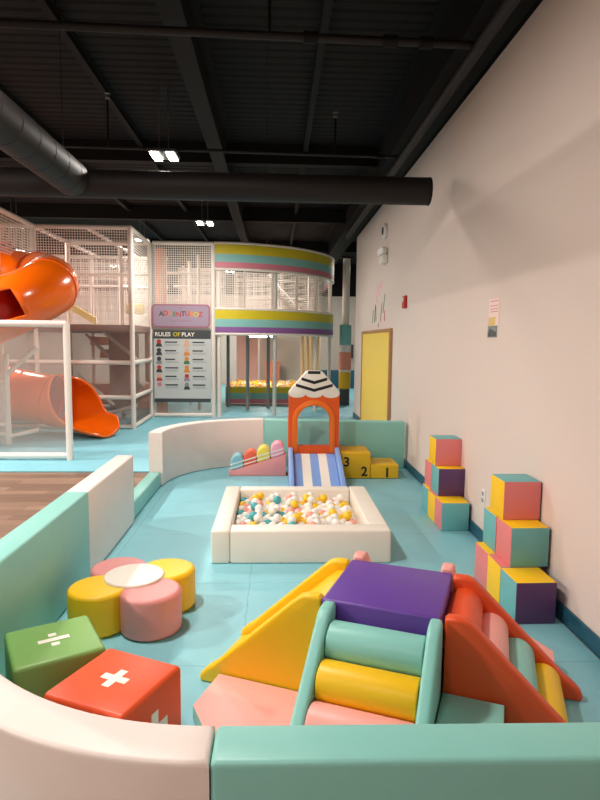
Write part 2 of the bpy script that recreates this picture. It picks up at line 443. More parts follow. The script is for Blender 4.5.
for x, y, z, zp, lb in ((-1.86, 6.83, 4.24, 3.73, 'brass upright sprinkler on thin pipe left of the nearer twin lamp'), (.66, 6.98, 4.16, 3.735, 'brass upright sprinkler on thin pipe right of the big ceiling beam'), (-.06, 4.31, 4.07, 3.73, 'upright sprinkler on the nearest thick pipe, at the top edge')):
    t = thing('fire_sprinkler', lb, 'sprinkler', (x, y, z), 'ceiling sprinklers')
    bm = bmnew(); tube(bm, [(x, y, zp-.01), (x, y, z-.03)], .012, 8); obj('drop_pipe', bm, 'blacker', t)
    bm = bmnew(); box(bm, x-.02, x+.02, y-.02, y+.02, z-.02, z+.02, .004); tube(bm, [(x, y, z+.03), (x, y, z+.035)], .03, 12); obj('head', bm, 'metal', t)

# ------------------------------------------------------------------ foam fence round the enclosure
FH, FT = .6, .148
def arc_pts(cx, cy, r, a0, a1, n=24): return [(cx+r*math.cos(a0+(a1-a0)*k/n), cy+r*math.sin(a0+(a1-a0)*k/n)) for k in range(n+1)]
def zt(a, b, t): return (a, b, t)
def fence_box(label, x0, x1, y0, y1, h, m):
    bm = bmnew(); box(bm, x0, x1, y0, y1, .001, h, .016, 3); return tag(obj('foam_fence', bm, m), label, 'foam fence')
def fence_arc(label, cx, cy, ri, a0, a1, m):
    bm = bmnew(); poly = arc_pts(cx, cy, ri, a0, a1)+list(reversed(arc_pts(cx, cy, ri+FT, a0, a1)))
    prism(bm, poly, zt, .001, FH, .016, 3); return tag(obj('foam_fence', bm, m), label, 'foam fence')
R = 1.08; CX = -.153
bm = bmnew(); fa = math.radians(-.6); box(bm, .003, 1.81, -FT, 0, .001, FH, .016, 3, T=lambda a, b, z: (CX+a*math.cos(fa)-b*math.sin(fa), 1.464+a*math.sin(fa)+b*math.cos(fa), z))
tag(obj('foam_fence', bm, 'mint'), 'long mint green foam fence in front, across the bottom', 'foam fence')
bm = bmnew(); RY = 1.2; y0_ = 1.466
def ell(a0, a1, d, n=24): return [(CX+(R+d)*math.cos(a0+(a1-a0)*k/n), y0_+RY+(RY+d)*math.sin(a0+(a1-a0)*k/n)) for k in range(n+1)]
AS = math.radians(207)
ein, eout = ell(PI*1.5, AS, 0), ell(PI*1.5, AS, FT)
prism(bm, ein+eout[::-1], zt, .001, FH, .016, 3); tag(obj('foam_fence', bm, 'cream'), 'curved cream foam fence corner beside the front mint fence', 'foam fence')
bm = bmnew(); prism(bm, ell(AS-.003, PI, 0, 10)+[(CX-R, 3.87), (CX-R-FT, 3.87)]+ell(AS-.003, PI, FT, 10)[::-1], zt, .001, FH, .016, 3)
tag(obj('foam_fence', bm, 'mint'), 'mint green foam fence along the plank floor', 'foam fence')
fence_box('straight cream foam fence next to the plank floor', CX-R-FT, CX-R, 3.872, 5.12, FH, 'cream')
fence_box('low mint green foam sill at the enclosure entrance', CX-R-FT, CX-R-.02, 5.122, 6.418, .16, 'mint')
BYY = 7.36
fence_arc('curved cream foam fence corner at the back left', CX, 6.42, R, PI, PI/2, 'cream')
ba = math.radians(-6)
bm = bmnew(); box(bm, .003, 1.795, .001, FT, .001, FH, .016, 3, T=lambda a, b, z: (CX+a*math.cos(ba)-b*math.sin(ba), 7.5+a*math.sin(ba)+b*math.cos(ba), z))
tag(obj('foam_fence', bm, 'mint'), 'mint green foam fence across the back behind the pencil slide', 'foam fence')

# ------------------------------------------------------------------ ball pit
PZ = .246
t = thing('ball_pit', 'square cream foam ball pit full of small coloured balls', 'ball pit', (.2, 4.8, 0))
bm = bmnew(); box(bm, -.458, -.322, 4.122, 5.44, .001, PZ, .016, 3); obj('side_wall', bm, 'white', t)
bm = bmnew(); box(bm, .69, .845, 4.282, 5.44, .001, PZ, .016, 3); obj('side_wall', bm, 'white', t)
bm = bmnew(); box(bm, -.320, .845, 4.122, 4.28, .001, PZ, .016, 3); obj('front_wall', bm, 'white', t)
bm = bmnew(); box(bm, -.320, .688, 5.31, 5.44, .001, PZ, .016, 3); obj('back_wall', bm, 'white', t)
bm = bmnew(); box(bm, -.320, .688, 4.282, 5.308, .002, .115, .01, 2); obj('base_cushion', bm, 'white', t)
protos = {}
def ball(col, loc, label, grp):
    if col not in protos:
        bm = bmnew(); bmesh.ops.create_icosphere(bm, subdivisions=3, radius=.036); bmesh.ops.translate(bm, verts=bm.verts, vec=loc)
        o = obj('pit_ball', bm, col, origin=loc); protos[col] = o
    else:
        o = protos[col].copy(); C.objects.link(o); o.location = loc
    o['label'] = label; o['category'] = 'ball'; o['group'] = grp
    return o
info = {'ballw': ('small white plastic ball in the square ball pit', 'white balls in the ball pit'), 'ballt': ('small teal plastic ball in the square ball pit', 'teal balls in the ball pit'),
        'bally': ('small yellow plastic ball in the square ball pit', 'yellow balls in the ball pit'), 'ballp': ('small pale pink plastic ball in the square ball pit', 'pink balls in the ball pit')}
def pick(x, y):
    w = [.66, .11, .14, .11]
    if -.25 < x < .15: w[1] += .2
    if x < -.15: w[3] += .12
    if x > .05: w[2] += .14
    return random.choices(['ballw', 'ballt', 'bally', 'ballp'], w)[0]
first = []
row = 0; yy = 4.322
while yy < 5.28:
    xx = -.284 + (.038 if row % 2 else 0)
    while xx < .648:
        x = xx+random.uniform(-.0015, .0015); y = yy+random.uniform(-.0015, .0015); c = pick(x, y)
        ball(c, (x, y, .151), *info[c]); first.append((xx, yy)); xx += .0755
    yy += .0665; row += 1
for (xx, yy) in first:
    if random.random() < .62 and -.25 < xx < .56 and yy < 5.2 and (int(round((xx+.3)/.0755)) + int(round(yy/.0665))) % 2 == 0:
        c = pick(xx, yy); ball(c, (xx+.0378, yy+.0222, .151+.058), *info[c])

# ------------------------------------------------------------------ flower seat
FX, FY, Fh = -.812, 3.338, .236
t = thing('flower_seat', 'flower shaped foam seat with yellow and pink petals', 'seat', (FX, FY, 0))
for dx, dy, m, lb in ((.13, -.165, 'rose', 'pink petal'), (.165, .13, 'yellow', 'yellow petal'), (-.13, .165, 'rose', 'pink petal'), (-.165, -.13, 'yellow', 'yellow petal')):
    bm = bmnew(); rcyl(bm, (FX+dx, FY+dy, .001), (FX+dx, FY+dy, Fh if m == 'yellow' else Fh-.003), .167, .025, 48); p = obj('petal', bm, m, t); p['label'] = lb
bm = bmnew(); rcyl(bm, (FX, FY, Fh-.02), (FX, FY, Fh+.012), .17, .01, 48); p = obj('centre_disc', bm, 'white', t); p['label'] = 'white round centre'

# ------------------------------------------------------------------ plus and divide cubes
def maths_cube(name, label, m, cx, cy, ang, h, s):
    ca, sa = math.cos(ang), math.sin(ang)
    T = lambda a, b, z: (cx+a*ca-b*sa, cy+a*sa+b*ca, z)
    t = thing(name, label, 'foam cube', (cx, cy, 0))
    bm = bmnew(); box(bm, -s/2, s/2, -s/2, s/2, .001, h, .018, 3, T=T); obj('cushion', bm, m, t)
    return t, T
t, T = maths_cube('foam_cube', 'green foam cube with white divide sign on top', 'green', -.925, 2.408, math.radians(29.5), .342, .348)
bm = bmnew(); box(bm, -.062, .062, -.014, .014, .341, .3435, T=T); box(bm, -.016, .016, .03, .056, .341, .3435, T=T); box(bm, -.016, .016, -.056, -.03, .341, .3435, T=T)
obj('divide_sign', bm, 'decal', t)
t, T = maths_cube('foam_cube', 'red orange foam cube with white plus sign on top', 'redorange', -.592, 2.112, math.radians(-25), .342, .355)
def plus(w, l): return [(w, w), (w, l), (-w, l), (-w, w), (-l, w), (-l, -w), (-w, -w), (-w, -l), (w, -l), (w, -w), (l, -w), (l, w)]
bm = bmnew(); prism(bm, plus(.0165, .056), T, .341, .3435); obj('plus_sign', bm, 'decal', t)
bm = bmnew(); prism(bm, plus(.02, .075), lambda a, b, c: T(c, a, .18+b), .177, .179); obj('plus_sign', bm, 'decal', t)

# ------------------------------------------------------------------ climbing set
CCx, CCy, CA = .529, 2.562, math.radians(-22.5)
cu, su = math.cos(CA), math.sin(CA)
def Wd(p, q, z): return (CCx+p*cu-q*su, CCy+p*su+q*cu, z)
bm = bmnew(); box(bm, -.252, .249, -.249, .252, .001, .503, .012, 3, T=Wd)
tag(obj('foam_platform', bm, 'purple', origin=Wd(0, 0, 0)), 'purple square foam platform in the middle of climbing set', 'foam block')
PL = .60
def panel_poly(top):
    return [(0, .001), (0, top-.012), (.012, top), (.07, top), (.10, top-.012), (.13, top-.038), (.52, .10), (.565, .066), (.59, .04), (.598, .018), (.59, .001)]
def arm(f): return lambda s, z, t: Wd(*f(s, t), z)
armL = arm(lambda s, t: (-.255-s, t)); armF = arm(lambda s, t: (t, -.252-s)); armR = arm(lambda s, t: (.259+s*.975-t*.03, t+s*.04)); armB = arm(lambda s, t: (t, .256+s))
def rollers(t, a, cols, top, drop, t0=-.186, t1=.186, s0=.095, ds=.122):
    for k, c in enumerate(cols):
        s = s0+ds*k; z = max(.083, top-drop-(s-.095)*.86)
        bm = bmnew(); rcyl(bm, a(s, z, t0), a(s, z, t1), .080, .008, 40); p = obj('roller', bm, c, t); p['label'] = {'mint': 'mint green roller', 'yellow': 'yellow roller', 'pink': 'pink roller', 'redorange': 'red orange roller'}[c]
def sides(t, a, m, top, ts=((-.25, -.19), (.19, .25))):
    for t0, t1 in ts:
        bm = bmnew(); prism(bm, panel_poly(top), a, t0, t1, .014, 3); obj('side_panel', bm, m, t)
t = thing('foam_slide', 'yellow foam slide with raised sides on the climbing set', 'foam slide', Wd(-.55, 0, 0)); sides(t, armL, 'yellow', .505)
bm = bmnew(); prism(bm, [(0, .001), (0, .465), (.05, .46), (.10, .42), (.50, .045), (.58, .02), (.58, .001)], armL, -.188, .188, .004, 2); obj('slide_bed', bm, 'yellow', t)
t = thing('foam_roller_steps', 'mint sided foam steps with rollers facing the front fence', 'foam steps', Wd(0, -.55, 0)); sides(t, armF, 'mint', .505, ((-.236, -.182), (.21, .262))); rollers(t, armF, ['mint', 'yellow', 'pink', 'mint'], .505, .125, -.179, .207)
t = thing('foam_roller_ramp', 'red orange foam ramp with four coloured rollers', 'foam ramp', Wd(.55, 0, 0)); sides(t, armR, 'redorange', .508); rollers(t, armR, ['redorange', 'pink', 'mint', 'yellow'], .508, .15, s0=.062, ds=.118)
t = thing('foam_steps', 'pink foam steps mostly hidden behind purple platform', 'foam steps', Wd(0, .55, 0)); sides(t, armB, 'pink', .522)
bm = bmnew(); prism(bm, [(0, .001), (0, .40), (.2, .40), (.2, .27), (.4, .27), (.4, .13), (.58, .13), (.58, .001)], armB, -.188, .188, .006, 2); obj('step_block', bm, 'pink', t)
def corner_mat(sp, sq, top, label, P, h, side=None):
    bm = bmnew()
    if sp*sq < 0: P = P[::-1]
    prism(bm, P, lambda a, b, t: Wd(sp*a, sq*b, t), .001, h, .006, 2, side_mi=1); tag(obj('corner_mat', bm, [top, side or top]), label, 'foam mat')
corner_mat(-1, -1, 'pink', 'pink five-sided foam mat between yellow slide and roller steps', [(.258, .256), (.742, .256), (.732, .51), (.54, .70), (.258, .70)], .065, 'mint')
corner_mat(1, -1, 'mint', 'mint foam block between roller steps and red ramp', [(.268, .254), (.505, .254), (.505, .62), (.268, .62)], .2)
corner_mat(-1, 1, 'redorange', 'red foam mat corner peeking out behind the yellow slide', [(.258, .258), (.72, .258), (.72, .6), (.69, .72), (.258, .72)], .09)
corner_mat(1, 1, 'pink', 'pink foam mat corner peeking out behind the red ramp', [(.268, .31), (.722, .31), (.722, .46), (.48, .72), (.268, .72)], .1)

# ------------------------------------------------------------------ cube staircases by the wall
S = .2455
CM = ['cubeyellow', 'cubepink', 'teal', 'plum']
def foam_cube(x, y, z, left, front, top, label, rz=0.):
    bm = bmnew(); box(bm, -.119, .119, -.1145, .1145, 0, S, .006, 2, fm=[left, 3, front, (front+2) % 4, (top+1) % 4, top])
    bmesh.ops.rotate(bm, verts=bm.verts, cent=(0, 0, 0), matrix=Matrix.Rotation(rz, 3, 'Z')); bmesh.ops.translate(bm, verts=bm.verts, vec=(x, y, z))
    tag(obj('foam_cube', bm, CM, origin=(x, y, z)), label, 'foam cube')
Yc, Pc, Tc, Uc = 0, 1, 2, 3
def cube_stairs(x0, y0, cols, labels, jit, mx, my, tx, ty):
    h = S+.001
    pos = [(x0, y0, 0), (x0+.002, y0+.233, 0), (x0+.003, y0+.466, 0), (x0+mx, y0+my, h), (x0+mx-.003, y0+my+.235, h), (x0+tx, y0+ty, 2*h)]
    for (x, y, z), (l, f, tp), lb, r in zip(pos, cols, labels, jit): foam_cube(x+.119, y+.1145, .001+z, l, f, tp, lb, math.radians(r))
cube_stairs(1.372, 3.18, [(Tc, Uc, Yc), (Yc, Tc, Pc), (Pc, Tc, Yc), (Pc, Tc, Yc), (Tc, Pc, Yc), (Yc, Pc, Tc)],
    ['foam cube with plum front, lowest and nearest of the nearer cube staircase', 'foam cube showing a yellow side, middle of the nearer staircase bottom row', 'foam cube showing a pink side, far end of nearer staircase bottom row',
     'foam cube with teal front and pink side, nearer staircase second level', 'foam cube showing a teal side, under the top cube of nearer staircase', 'foam cube with pink front and yellow side, top of the nearer staircase'], (1, -1, 1, 1, -.5, .5), .053, .23, .06, .385)
cube_stairs(1.416, 4.84, [(Pc, Tc, Yc), (Yc, Uc, Pc), (Tc, Pc, Yc), (Tc, Uc, Yc), (Pc, Tc, Yc), (Yc, Pc, Tc)],
    ['foam cube with teal front and pink side, lowest of farther cube staircase', 'foam cube showing a yellow side, middle of the farther staircase bottom row', 'foam cube showing a teal side, far end of farther staircase bottom row',
     'foam cube with plum front and teal side, farther staircase second level', 'foam cube showing a pink side, under the top cube of farther staircase', 'foam cube with pink front and yellow side, top of the farther staircase'], (-.5, 1, -1, .5, .5, -.5), .026, .225, .026, .345)

# ------------------------------------------------------------------ pencil slide
HX0, HX1, HY = .152, .748, 6.86
HC = (HX0+HX1)/2
xz = lambda a, b, t: (a, t, b)
t = thing('toddler_slide', 'orange pencil shaped toddler slide with blue striped chute', 'slide', (HC, 6.8, 0))
hw, sill, spr = .19, .37, .665
def scallop(x0, x1, n, z, d, k=8):
    out = []
    for i in range(n):
        a = x0+(x1-x0)*i/n; b = x0+(x1-x0)*(i+1)/n
        for j in range(k): th = PI*j/k; out.append(((a+b)/2-(b-a)/2*math.cos(th), z-d*math.sin(th)))
    out.append((x1, z)); return out
sc = scallop(HX0, HX1, 3, .985, .045)
arch = [(HC+hw*math.cos(PI*k/16), spr+hw*math.sin(PI*k/16)) for k in range(17)]          # right to left
# front panel with the arched opening, built from two mirrored halves
bm = bmnew()
half = len(sc)//2
topR = [p for p in sc if p[0] >= HC-1e-6]; topL = [p for p in sc if p[0] <= HC+1e-6]
polyR = [(HC, .001), (HX1, .001)] + list(reversed(topR)) + ([(HC, topR[0][1])] if abs(topR[0][0]-HC) > 1e-4 else []) + [(HC, spr+hw)] + list(reversed(arch[:8])) + [(HC+hw, sill), (HC, sill)]
polyL = [(HC, .001), (HC, sill), (HC-hw, sill)] + list(reversed(arch[9:])) + [(HC, spr+hw)] + ([(HC, topL[-1][1])] if abs(topL[-1][0]-HC) > 1e-4 else []) + list(reversed(topL)) + [(HX0, .001)]
prism(bm, polyR, xz, HY, HY+.11); prism(bm, polyL, xz, HY, HY+.11)
obj('pencil_body', bm, 'pencil', t)
bm = bmnew()
for sx in (HX0, HX1-.05): box(bm, sx, sx+.05, HY+.112, HY+.40, .001, .70, .01, 2)
obj('side_board', bm, 'pencil', t)
bm = bmnew(); box(bm, HX0+.052, HX1-.052, HY+.112, HY+.40, .001, .27, .01, 2); obj('platform', bm, 'bluepad', t)
tip = sc + [(HX1, 1.01), (HX1-.012, 1.03), (HC+.10, 1.245), (HC+.08, 1.258), (HC-.08, 1.258), (HC-.10, 1.245), (HX0+.012, 1.03), (HX0, 1.01)]
bm = bmnew(); prism(bm, tip, xz, HY-.004, HY+.115, .008, 2); p = obj('pencil_tip', bm, 'white', t); p['label'] = 'white scalloped pencil tip'
bm = bmnew()
for zc, w, d in ((1.075, .215, .062), (1.148, .15, .045)):
    for s in (-1, 1):
        prism(bm, [(HC, zc-d), (HC+s*w, zc), (HC+s*w, zc+.034), (HC, zc-d+.036)], xz, HY-.007, HY-.0035)
box(bm, HC-.075, HC+.07, HY-.007, HY-.0035, 1.222, 1.256)
q = obj('stripe_print', bm, 'ink', p); q['label'] = 'black chevron stripes'
bm = bmnew(); ow = .252; N = 20
outer = [(HC+ow*math.cos(PI*k/N), spr+ow*math.sin(PI*k/N)) for k in range(N+1)]; inner = [(HC+hw*math.cos(PI*k/N), spr+hw*math.sin(PI*k/N)) for k in range(N+1)]
ring = [(HC+ow, .29)] + outer + [(HC-ow, .29), (HC-hw, .29)] + list(reversed(inner)) + [(HC+hw, .29)]
prism(bm, ring, xz, HY-.02, HY-.001, .006, 2); obj('arch_trim', bm, 'pencil2', t)
bm = bmnew()
sx0, sx1 = HX0+.055, HX1-.055
yzp = lambda poly, x0, x1, b, mi: prism(bm, poly, lambda a, z, tt: (tt, a, z), x0, x1, b, 2, mi)
bed = [(HY-.021, .001), (HY-.021, .285), (HY-.10, .27), (6.12, .05), (6.0, .02), (6.0, .001)]
for k in range(5): yzp(bed, sx0+(sx1-sx0)*k/5, sx0+(sx1-sx0)*(k+1)/5, 0, k % 2)
p = obj('slide_chute', bm, ['bluepad', 'white'], t); p['label'] = 'blue and white striped chute'
rail = [(HY-.021, .001), (HY-.021, .36), (HY-.08, .36), (6.1, .13), (6.0, .08), (5.98, .001)]
for x0 in (HX0, HX1-.05):
    bm = bmnew(); yzp(rail, x0, x0+.05, .01, 0); obj('side_rail', bm, 'bluepad', t)

# ------------------------------------------------------------------ podium and dome wedge
t = thing('number_podium', 'yellow foam podium steps numbered 3 2 1', 'podium', (1.1, 7., 0))
bm = bmnew(); box(bm, .765, 1.118, 6.77, 7.24, .001, .313, .014, 3); obj('tall_block', bm, 'podium', t)
bm = bmnew(); box(bm, 1.12, 1.452, 6.77, 7.2, .001, .168, .014, 3); obj('low_block', bm, 'podium', t)
ft = lambda x, z: (lambda a, b, c: (x+a, 6.769-c, z+b))
for s, x, z in (('3', .835, .195), ('2', 1.045, .082), ('1', 1.315, .07)):
    bm = text_bm(s, .155, ft(x, z), .001, bold=.004); obj('number_print', bm, 'ink', t, smooth=0)
t = thing('dome_wedge', 'pink foam wedge topped with four rising striped domes', 'foam wedge', (-.21, 7.05, 0))
wy0, wy1 = 6.9, 7.13
bm = bmnew(); prism(bm, [(-.547, .001), (.128, .001), (.128, .262), (.11, .262), (-.547, .055)], xz, wy0, wy1, .01, 2); obj('wedge_base', bm, 'rose', t)
for x, m, lb in ((-.448, 'blueseat', 'pale blue dome'), (-.292, 'coral', 'coral red dome'), (-.135, 'lemon', 'lemon yellow dome'), (.03, 'candy', 'candy pink dome')):
    zb = .055+(x+.547)*.315; r = .078; an = math.atan(.315)
    def tilt(a, b, tt, x=x, zb=zb, an=an): return (x+a*math.cos(an)-b*math.sin(an)*.35, tt, zb+b+a*math.sin(an))
    poly = [(r, 0), (r, .075)] + [(r*math.cos(PI*k/14), .085+r*math.sin(PI*k/14)) for k in range(15)] + [(-r, .075), (-r, 0)]
    bm = bmnew(); prism(bm, poly, tilt, wy0+.004, wy1-.004, .014, 3); d = obj('dome', bm, m, t); d['label'] = lb
    bm = bmnew()
    for zz in (.022, .066): prism(bm, [(r+.003, zz), (r+.003, zz+.013), (-r-.003, zz+.013), (-r-.003, zz)], tilt, wy0+.001, wy1-.001)
    obj('white_band', bm, 'decal', d)

# ------------------------------------------------------------------ things on the right wall
yz = lambda y, z: (lambda a, b, c: (WX-.001-c, y-a, z+b))     # text facing -x
t = thing('wall_outlet', 'small white power outlet low on wall between the cube staircases', 'outlet', (WX, 4.59, .36))
bm = bmnew(); box(bm, WX-.008, WX+.0005, 4.55, 4.63, .305, .43, .003); obj('cover_plate', bm, 'plastic', t)
bm = bmnew()
for zz in (.34, .393): box(bm, WX-.010, WX-.0075, 4.57, 4.61, zz-.016, zz+.016, .002)
obj('socket', bm, 'greymid', t)
t = thing('fire_alarm', 'small red fire alarm box on the right wall', 'fire alarm', (WX, 7.8, 2.05))
bm = bmnew(); box(bm, WX-.04, WX+.0005, 7.60, 7.74, 2.04, 2.20, .008); obj('housing', bm, 'alarm', t)
bm = bmnew(); tube(bm, [(WX-.0405, 7.67, 2.15), (WX-.046, 7.67, 2.15)], .03, 16); obj('strobe_lens', bm, 'plastic', t)
t = thing('wall_poster', 'small three-panel notice poster high on the right wall', 'poster', (WX, 4.53, 1.64))
def pp(nm, y0, y1, z0, z1, m, d=.004):
    bm = bmnew(); box(bm, WX-d, WX+.0005, y0, y1, z0, z1); return obj(nm, bm, m, t)
pp('header_sheet', 4.42, 4.64, 1.80, 1.945, 'paper_pink'); pp('gold_panel', 4.49, 4.635, 1.735, 1.798, 'paper_gold'); pp('side_sheet', 4.42, 4.488, 1.735, 1.798, 'paper_pink')
a = pp('photo_panel', 4.455, 4.645, 1.645, 1.733, 'paper_grey')
bm = bmnew()
for k, (y0, y1) in enumerate(((4.46, 4.50), (4.51, 4.55), (4.56, 4.61), (4.62, 4.64))): box(bm, WX-.005, WX-.0042, y0, y1, 1.652, 1.69+.01*(k % 3))
obj('figure_print', bm, 'charcoal', a)
bm = bmnew()
for zz in (1.84, 1.86, 1.885, 1.92): box(bm, WX-.005, WX-.0042, 4.45, 4.6, zz, zz+.006)
obj('text_lines', bm, 'bandpink', t)
t = thing('emergency_light', 'white two-lamp emergency light above the wall pictures', 'emergency light', (WX, 9.15, 2.9))
bm = bmnew(); box(bm, WX-.09, WX+.0005, 9.0, 9.30, 2.80, 2.92, .015, 2); obj('housing', bm, 'plastic', t)
for yy_ in (9.06, 9.24):
    bm = bmnew(); rcyl(bm, (WX-.11, yy_-.03, 2.975), (WX-.03, yy_, 2.975), .055, .01, 20); obj('lamp_head', bm, 'plastic', t)
t = thing('wall_horn', 'round white wall speaker with dark middle above emergency light', 'speaker', (WX, 9.2, 3.3))
bm = bmnew(); rcyl(bm, (WX+.0005, 9.2, 3.29), (WX-.05, 9.2, 3.29), .12, .012, 28); obj('face_plate', bm, 'plastic', t)
bm = bmnew(); rcyl(bm, (WX-.045, 9.22, 3.30), (WX-.06, 9.22, 3.30), .062, .006, 20); obj('horn_mouth', bm, 'ink', t)
t = thing('wall_decal', 'cluster of small coloured stroke decals above yellow wall board', 'wall decal', (WX, 9.7, 1.9))
for y, z, h, sl, m in ((10.35, 1.93, .22, .10, 'rgreen'), (10.12, 1.93, .30, .04, 'charcoal'), (9.98, 1.95, .25, -.12, 'rgreen'), (9.55, 1.92, .30, .12, 'rred'), (9.35, 2.06, .28, .20, 'rgreen'), (9.2, 1.93, .16, -.06, 'rred'), (9.75, 1.84, .07, 0, 'charcoal')):
    bm = bmnew(); prism(bm, [(y, z), (y-sl*.6-.035, z+h), (y-sl*.6-.075, z+h), (y-.05, z)], lambda a, b, tt: (tt, a, b), WX-.003, WX+.0005); obj('stroke', bm, m, t)
bm = bmnew()
for y, z in ((10.0, 2.4), (9.85, 2.5), (9.7, 2.4), (9.6, 2.5), (9.9, 2.3)): box(bm, WX-.003, WX+.0005, y-.05, y+.05, z-.05, z+.05, .01)
box(bm, WX-.003, WX+.0005, 9.45, 9.5, 2.46, 2.57); obj('upper_print', bm, 'candy', t)
t = thing('wall_board', 'tall yellow play board in wooden frame against right wall', 'wall board', (WX, 10., 0))
bm = bmnew(); box(bm, WX-.03, WX-.001, 8.56, 11.25, .10, 1.75); obj('board_face', bm, 'boardyellow', t)
bm = bmnew(); box(bm, WX-.045, WX-.001, 8.49, 8.558, .02, 1.80, .004); box(bm, WX-.045, WX-.001, 11.252, 11.32, .02, 1.80, .004); box(bm, WX-.045, WX-.001, 8.558, 11.252, 1.752, 1.80, .004); box(bm, WX-.2, WX-.001, 8.558, 11.252, .02, .098, .004)
obj('wooden_frame', bm, 'wood', t)

# ------------------------------------------------------------------ netted tower on the left
TY = 10.6; TX = -2.54; TH = 3.53; SY = 12.27
t = thing('play_tower', 'white framed netted climbing tower behind the slide exit', 'play structure', (-4, 11.5, 0))
def post(x, y, z0, z1, r, m, par, nm='post'):
    bm = bmnew(); tube(bm, [(x, y, z0), (x, y, z1)], r, 12); return obj(nm, bm, m, par)
def rail(p0, p1, r, m, par, nm='rail'):
    bm = bmnew(); tube(bm, [p0, p1], r, 12); return obj(nm, bm, m, par)
for x, y in ((TX, TY), (-4.2, TY), (-6.2, TY), (-2.57, SY), (-4.2, SY), (-3.3, SY+.6), (-3.0, SY+2.2), (-4.4, SY+2.2), (-4.15, 9.1), (-6.2, SY)): post(x, y, .001, TH, .045, 'postw', t)
for z in (.045, .57, 1.19, TH):
    rail((-6.2, TY, z), (TX, TY, z), .04, 'postw', t); rail((TX, TY, z), (-2.57, SY, z), .04, 'postw', t)
for z in (TH,):
    rail((-4.2, SY, z), (-2.57, SY, z), .04, 'postw', t); rail((-4.2, TY, z), (-4.2, SY+2.2, z), .04, 'postw', t); rail((-4.15, 7.9, z), (-4.2, TY, z), .04, 'postw', t); rail((-6.2, SY+2.2, z), (-2.6, SY+2.2, z), .04, 'postw', t)
    rail((-3.3, TY, z), (-3.3, SY+2.2, z), .035, 'postw', t)
rail((-6, SY+2.2, 2.85), (-2.6, SY+2.2, 2.85), .04, 'postw', t); rail((-4.2, SY, 2.9), (-2.57, SY, 2.9), .03, 'postw', t)
bm = bmnew(); box(bm, -6.2, TX-.02, TY-.03, SY+2.2, 1.74, 1.86, .01); obj('deck', bm, 'deck', t)
def netp(par, p00, p10, p11, p01, m='net', nm='net'):
    bm = bmnew(); quad_uv(bm, p00, p10, p11, p01); return obj(nm, bm, m, par, smooth=0)
netp(t, (-6.2, TY, 1.87), (TX, TY, 1.87), (TX, TY, TH), (-6.2, TY, TH)); netp(t, (TX, TY, 1.87), (-2.57, SY, 1.87), (-2.57, SY, TH), (TX, TY, TH))
netp(t, (-6.2, SY+2.2, 1.87), (-2.6, SY+2.2, 1.87), (-2.6, SY+2.2, TH), (-6.2, SY+2.2, TH)); netp(t, (-4.18, 9.1, 2.9), (-4.2, TY, 2.9), (-4.2, TY, TH), (-4.18, 9.1, TH))
netp(t, (-6.2, TY, .05), (TX, TY, .05), (TX, TY, 1.74), (-6.2, TY, 1.74), 'veil', 'mesh_panel'); netp(t, (TX, TY, .05), (-2.57, SY, .05), (-2.57, SY, 1.74), (TX, TY, 1.74), 'veil', 'mesh_panel')
# inside the tower: stair flight, padding, climbing ramp and roller
for k in range(6):
    x = -3.95+.2*k; bm = bmnew(); box(bm, x, x+.2, SY+.5, SY+1.5, .12+.27*(5-k), .30+.27*(5-k), .01); obj('stair_tread', bm, 'salmon', t)
for p0, p1 in (((-4., SY+.4, 1.7), (-2.75, SY+.4, .5)), ((-3.35, SY-.6, 1.75), (-2.7, SY-.6, 1.2)), ((-3.9, SY-.5, .9), (-3.2, SY-.5, .3)), ((-2.75, SY-.5, .30), (-3.6, SY-.5, .05))): rail(p0, p1, .035, 'postw', t, 'stair_rail')
bm = bmnew(); box(bm, -3.45, -2.85, SY+.1, SY+.2, .2, 1.73, .02); obj('padded_panel', bm, 'deck', t)
bm = bmnew(); box(bm, -2.8, -2.62, SY+.5, SY+.6, .7, 1.73, .02); obj('padded_panel', bm, 'salmon', t)
bm = bmnew(); box(bm, -6, -2.6, SY+1.9, SY+2.0, .05, .55, .02); obj('padded_panel', bm, 'salmon', t)
bm = bmnew(); prism(bm, [(-4.3, 2.34), (-4.3, 2.46), (-3.55, 2.03), (-3.55, 1.88)], xz, SY-.5, SY-.35, .01); obj('climbing_ramp', bm, 'lemon', t)
bm = bmnew(); rcyl(bm, (-2.95, SY-.35, 2.2), (-2.62, SY-.35, 2.2), .11, .02, 24); obj('padded_roller', bm, 'lemon', t)

# ------------------------------------------------------------------ orange tube slide
def spline(P, n=10):
    P = [Vector(p) for p in P]; P = [P[0]*2-P[1]] + P + [P[-1]*2-P[-2]]; out = []
    for i in range(1, len(P)-2):
        for k in range(n):
            u = k/n; a, b, c, d = P[i-1:i+3]
            out.append(.5*((2*b)+(c-a)*u+(2*a-5*b+4*c-d)*u*u+(3*b-a-3*c+d)*u*u*u))
    out.append(P[-2]); return out
path = spline([(-4.42, 9.98, 2.62), (-4.0, 9.92, 2.58), (-3.62, 9.62, 2.50), (-3.42, 9.1, 2.36), (-3.62, 8.62, 2.12), (-4.1, 8.42, 1.86), (-4.65, 8.5, 1.58), (-5.1, 9.0, 1.3), (-5.1, 9.6, 1.0), (-4.7, 9.9, .80), (-4.2, 9.92, .66), (-3.66, 9.87, .59)])
t = thing('tube_slide', 'glossy orange spiral tube slide beside the netted tower', 'slide', (-4, 9.2, 0))
bm = bmnew(); SEG = 44; r = .42; rings = []
fr = frames(path)
for p, tt, a, b in fr: rings.append([bm.verts.new(p+a*(r*math.cos(2*PI*k/SEG))+b*(r*math.sin(2*PI*k/SEG))) for k in range(SEG)])
n = len(rings)
